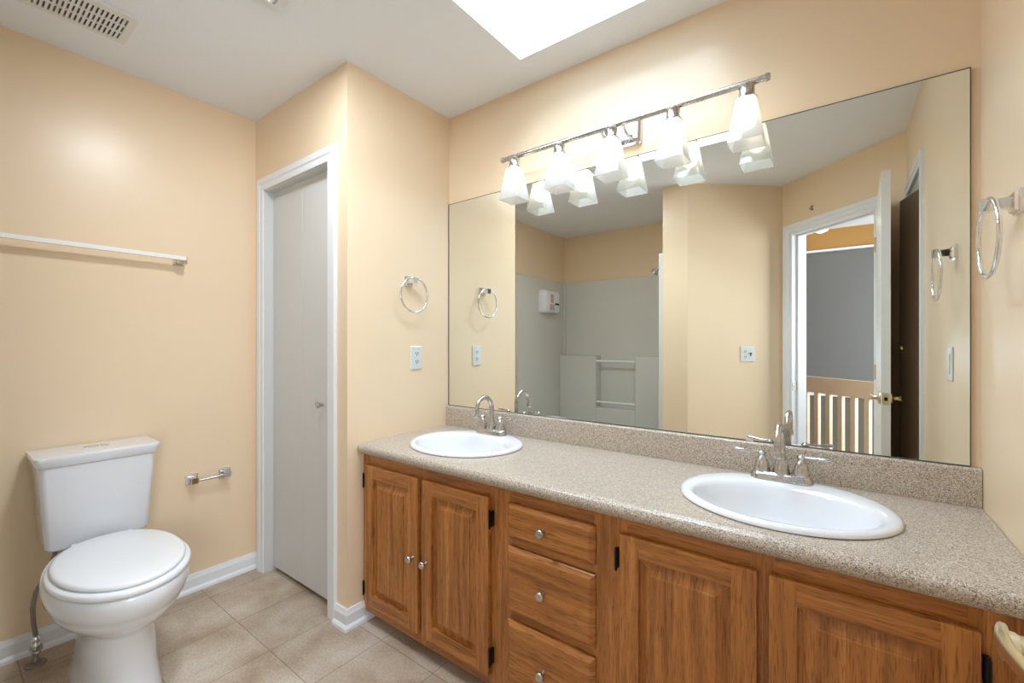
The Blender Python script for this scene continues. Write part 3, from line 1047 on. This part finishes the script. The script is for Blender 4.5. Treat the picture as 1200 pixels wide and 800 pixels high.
# towel bar on the toilet wall
zt_ = 1.622
tb_ = thing('towel_bar', 'long pale towel bar with chrome post above the toilet', 'towel bar', (XW, .43, zt_))
for y in (.118, .738):
    bm = B(); square_post(bm, (XW, y, zt_), (1, 0, 0), (0, 0, 1), .022, .062, .028)
    obj('post', bm, 'chrome', tb_, 0)
bm = B(); box(bm, XW + .048, XW + .066, .100, .752, zt_ - .001, zt_ + .017, .001)
obj('bar', bm, 'bar_white', tb_, 0)

# toilet paper holder
tp_ = thing('toilet_paper_holder', 'empty chrome toilet paper holder on the peach wall', 'toilet paper holder', (XW, .86, .552))
for y in (.792, .936):
    bm = B(); square_post(bm, (XW, y, .552), (1, 0, 0), (0, 0, 1), .026, .052, .022)
    obj('post', bm, 'chrome', tp_, 0)
bm = B(); tube(bm, [(XW + .043, .794, .550), (XW + .043, .85, .550), (XW + .043, .852, .550), (XW + .043, .934, .550)], [.0055, .0055, .0068, .0068], 14)
obj('roller', bm, 'nickel', tp_)


def make_ring(P, n_, name_label):
    P, n_ = Vector(P), Vector(n_)
    rt = thing('towel_ring', name_label, 'towel ring', P, math.atan2(n_.y, n_.x), 'chrome towel rings')
    bm = B(); square_post(bm, (0, 0, 0), (1, 0, 0), (0, 0, 1), .024, .058, .022)
    obj('post', bm, 'chrome', rt, 0, True)
    bm = B(); torus(bm, (.047, 0, -.070), .083, .0048, 'X', 56, 12)
    obj('ring', bm, 'chrome', rt, 40, True)
    return rt


rg1 = make_ring((XC, 1.422, 1.528), (1, 0, 0), 'chrome towel ring on the closet side wall above the outlet')
rg2 = copy_tree(rg1)
rg2.location = (XE, 1.378, 1.522)
rg2.rotation_euler = (0, 0, pi)
rg2['label'] = 'chrome towel ring on the right wall at the edge of the mirror'


# outlets and switches, local frame: x out of the wall, y along, z up
def plate(name, label, cat, P, n_, gangs, parts):
    P, n_ = Vector(P), Vector(n_)
    t = thing(name, label, cat, P, math.atan2(n_.y, n_.x))
    hw = .036 + .0225 * (gangs - 1)
    bm = B()
    rings = [[Vector((d, p.x, p.y)) for p in rrect(0, 0, hw - i_, .0585 - i_, .004, 0, 3)] for d, i_ in ((.0004, 0), (.003, 0), (.0055, .003), (.006, .006))]
    loft(bm, rings)
    obj('cover_plate', bm, 'plate_white', t, 0, True)
    for kind, yo in parts:
        if kind == 'outlet':
            for zo in (.02, -.02):
                bm = B()
                loft(bm, [[Vector((d, p.x + yo, p.y + zo)) for p in rrect(0, 0, .0165, .014, .008, 0, 4)] for d in (.0055, .0075)])
                so = obj('socket', bm, 'plate_white', t, 0, True)
                bm = B()
                for a in (-.0065, .0065):
                    box(bm, .0072, .0079, yo + a - .0018, yo + a + .0018, zo - .002, zo + .009)
                lathe(bm, [(.0005, 0), (.0034, .0001), (.0034, .0006), (.0005, .0007)], (.0072, yo, zo - .0065), 'X', 10)
                obj('slot', bm, 'dark_gap', so, 0, True)
        elif kind == 'toggle':
            bm = B(); box(bm, .0055, .0065, yo - .006, yo + .006, -.013, .013)
            box(bm, .0062, .017, yo - .0045, yo + .0045, .001, .012, .001)
            obj('toggle', bm, 'grey_gap', t, 0, True)
        elif kind == 'rocker':
            bm = B(); box(bm, .0055, .0085, yo - .0165, yo + .0165, -.033, .033, .001)
            obj('rocker', bm, 'plate_white', t, 0, True)
    return t


plate('wall_outlet', 'white duplex outlet on the closet side wall under the towel ring', 'outlet', (XC, 1.472, 1.152), (1, 0, 0), 1, [('outlet', 0)])
pc = FC((Vector((-.573, -.391, 0)) - PC).dot(eC), 0, 1.14)
plate('switch_plate', 'double plate with outlet and switch on the diagonal wall, seen in the mirror', 'switch', pc, nC, 2, [('outlet', .022), ('toggle', -.022)])
plate('light_switch', 'single white rocker switch on the right wall, seen in the mirror', 'switch', (XE, 1.30, 1.155), (-1, 0, 0), 1, [('rocker', 0)])

# small hook above the entry door
hk = thing('door_hook', 'tiny metal hook above the entry doorway, seen in the mirror', 'hook', FD(.64, 0, 2.19), math.atan2(nD.y, nD.x))
bm = B(); box(bm, .0005, .004, -.011, .011, -.018, .018, .001); tube(bm, [(.003, 0, -.006), (.018, 0, -.012), (.024, 0, -.002), (.024, 0, .004)], .0035, 8)
obj('hook', bm, 'nickel', hk, 30, True)

# ceiling register
vx0, vx1, vy0, vy1 = -2.325, -2.105, .085, .485
rv = thing('ceiling_vent', 'white louvred air register in the ceiling above the toilet', 'vent', ((vx0 + vx1) / 2, (vy0 + vy1) / 2, H))
bm = B()
g = .024
z0, z1 = H - .007, H - .0005
gx0, gx1 = vx0 + g - .002, vx1 - g - .012
box(bm, vx0, gx0, vy0, vy1, z0, z1, .0015); box(bm, gx1, vx1, vy0, vy1, z0, z1, .0015)
box(bm, gx0, gx1, vy0, vy0 + g, z0, z1, .0015); box(bm, gx0, gx1, vy1 - g, vy1, z0, z1, .0015)
obj('frame', bm, 'vent_white', rv, 0)
bm = B(); box(bm, gx0, gx1, vy0 + g, vy1 - g, H - .0012, H - .0004)
obj('backing', bm, 'grey_gap', rv, 0)
bm = B()
n_sl = 26
py = (vy1 - vy0 - 2 * g) / n_sl
for i in range(n_sl):
    y = vy0 + g + (i + .5) * py
    fn = lambda s, t, z, y=y: Vector((s, y + t + (z - H) * .55, z))
    xbox(bm, fn, gx0, gx1, -py * .26, py * .26, z0 + .0002, H - .001)
for q in (1, 2):
    x = gx0 + (gx1 - gx0) * q / 3
    box(bm, x - .004, x + .004, vy0 + g, vy1 - g, z0, H - .001)
obj('louvre', bm, 'vent_white', rv, 0)

# exhaust fan, only its corner reaches into the photo
fx0, fx1, fy0, fy1 = -1.62, -1.37, .51, .76
ef = thing('exhaust_fan', 'square white exhaust fan grille at the top edge of the ceiling', 'vent', ((fx0 + fx1) / 2, (fy0 + fy1) / 2, H))
bm = B()
for (a, c, d, f_) in ((fx0, fx0 + .02, fy0, fy1), (fx1 - .02, fx1, fy0, fy1), (fx0 + .02, fx1 - .02, fy0, fy0 + .02), (fx0 + .02, fx1 - .02, fy1 - .02, fy1)):
    box(bm, a, c, d, f_, H - .022, H - .0005, .003)
obj('frame', bm, 'vent_white', ef, 0)
bm = B()
for i in range(13):
    y = fy0 + .03 + i * .0158
    for (a, c) in ((fx0 + .02, fx0 + .036), (fx1 - .036, fx1 - .02)) if fy0 + .037 < y < fy1 - .037 else ((fx0 + .02, fx1 - .02),):
        box(bm, a, c, y - .0045, y + .0045, H - .02, H - .008)
obj('grille', bm, 'vent_white', ef, 0)
bm = B(); box(bm, fx0 + .02, fx1 - .02, fy0 + .02, fy1 - .02, H - .003, H - .0006)
obj('backing', bm, 'grey_gap', ef, 0)
bm = B(); box(bm, fx0 + .037, fx1 - .037, fy0 + .037, fy1 - .037, H - .0225, H - .004, .003)
obj('added_glow_lens', bm, 'added_fan_glow', ef, 0)  # glowing lens added to go with the fill light here

# ================================================================== BATH
TYF = -.12
tub = thing('bathtub', 'white alcove bathtub under the moulded surround', 'bathtub', ((XW + TX1) / 2, (TYB + TYF) / 2, 0))
bm = B()
cx, cy = (XW + TX1) / 2, (TYB + TYF) / 2
hx, hy = (TX1 - XW) / 2 - .004, (TYF - TYB) / 2 - .004
loft(bm, [rrect(cx, cy, hx, hy, .01, 0), rrect(cx, cy, hx, hy, .012, .36), rrect(cx, cy, hx - .006, hy - .006, .012, .375), rrect(cx, cy, hx - .075, hy - .075, .10, .375), rrect(cx, cy, hx - .09, hy - .09, .10, .36), rrect(cx, cy, hx - .15, hy - .13, .12, .12), rrect(cx, cy, hx - .22, hy - .18, .10, .08)])
obj('basin', bm, 'surround_white', tub, 40)
bm = B(); lathe(bm, [(.001, 0), (.03, 0), (.034, .004), (.02, .01), (.001, .011)], (TX1 - .33, cy, .081), 'Z', 20)
obj('drain', bm, 'chrome', tub)

sur = thing('tub_surround', 'off-white moulded bathtub wall surround with shelves and bars', 'shower surround', (cx, TYB, .38))
ZS = 1.91
bm = B()
box(bm, XW + .001, TX1 - .001, TYB + .001, TYB + .03, .376, ZS, .004)
obj('back_panel', bm, 'surround_white', sur, 0)
bm = B()
box(bm, XW + .001, XW + .03, TYB + .03, -.10, .376, ZS, .004)
box(bm, XW + .028, XW + .05, TYB + .03, TYB + .06, 1.09, ZS - .02, .01)
obj('side_panel', bm, 'surround_white', sur, 30)
bm = B()
box(bm, TX1 - .036, TX1 - .001, TYB + .03, -.075, .376, ZS + .02, .004)
obj('side_panel', bm, 'surround_white', sur, 0)
bm = B(); box(bm, XW + .03, -2.095, TYB + .03, TYB + .15, .376, 1.09, .012, 3)
obj('shelf_block', bm, 'surround_white', sur, 40)
bm = B(); box(bm, -1.665, TX1 - .03, TYB + .03, TYB + .15, .376, 1.09, .012, 3)
obj('shelf_block', bm, 'surround_white', sur, 40)
bm = B(); box(bm, -2.095, -1.665, TYB + .03, TYB + .145, .376, .54, .008, 2)
obj('soap_ledge', bm, 'surround_white', sur, 40)
for z in (1.035, .60):
    bm = B(); tube(bm, [(-2.095, TYB + .125, z), (-1.665, TYB + .125, z)], .011, 14)
    obj('grab_bar', bm, 'bar_white', sur)

sh = thing('shower_head', 'chrome shower head on its arm at the end of the bathtub', 'shower head', (TX1 - .03, -.62, 1.93))
bm = B()
lathe(bm, [(.001, 0), (.03, 0), (.028, .006), (.010, .010), (.001, .011)], (TX1 - .0365, -.62, 1.95), '-X', 20)
tube(bm, [(TX1 - .037, -.62, 1.95), (TX1 - .12, -.62, 1.955), (TX1 - .19, -.62, 1.935), (TX1 - .225, -.62, 1.905)], .0085, 12)
obj('arm', bm, 'chrome', sh)
bm = B()
t2 = B(); lathe(t2, [(.001, 0), (.012, 0), (.014, .012), (.018, .022), (.036, .05), (.038, .06), (.034, .064), (.001, .062)], (0, 0, 0), 'Z', 24)
merge(bm, t2, Matrix.Translation((TX1 - .218, -.62, 1.912)) @ Matrix.Rotation(radians(225), 4, 'Y'))
obj('head', bm, 'chrome', sh)
tv = thing('tub_valve', 'dark metal bathtub mixer at the end wall under the shower head', 'valve', (TX1 - .03, -.62, .50))
bm = B()
lathe(bm, [(.001, 0), (.05, 0), (.048, .006), (.024, .012), (.022, .05), (.026, .055), (.026, .075), (.001, .08)], (TX1 - .0365, -.62, .72), '-X', 24)
obj('mixer', bm, 'chrome', tv)
bm = B()
tube(bm, [(TX1 - .0365, -.62, .50), (TX1 - .11, -.62, .50), (TX1 - .15, -.62, .492), (TX1 - .165, -.62, .475)], [.026, .026, .025, .02], 16)
obj('spout', bm, 'chrome', tv)

# soap dispenser on the end wall of the bath
dp = thing('soap_dispenser', 'white wall-mounted shower soap dispenser above the bathtub', 'soap dispenser', (XW + .03, -.63, 1.66))
dy0, dy1, dz0, dz1 = -.785, -.475, 1.545, 1.790
xa = XW + .030
bm = B()
loft(bm, [[Vector((xa + d, (dy0 + dy1) / 2 + p.x, (dz0 + dz1) / 2 + p.y)) for p in rrect(0, 0, .155 - i_, .1225 - i_, .03, 0, 5)] for d, i_ in ((.0005, 0), (.055, 0), (.075, .008), (.085, .022))])
obj('body', bm, 'dispenser_white', dp, 40)
bm = B(); box(bm, xa + .084, xa + .088, -.635, -.575, 1.655, 1.745, .001)
obj('level_window', bm, 'dispenser_tan', dp, 0)
bm = B(); box(bm, xa + .084, xa + .0875, -.65, -.555, 1.575, 1.640, .001)
obj('front_label', bm, 'dispenser_pink', dp, 0)
for k in range(3):
    bm = B(); lathe(bm, [(.001, 0), (.012, 0), (.011, .006), (.001, .007)], (xa + .084, -.675 - .03 * k, 1.645), 'X', 16)
    obj('push_button', bm, 'dark_gap', dp)
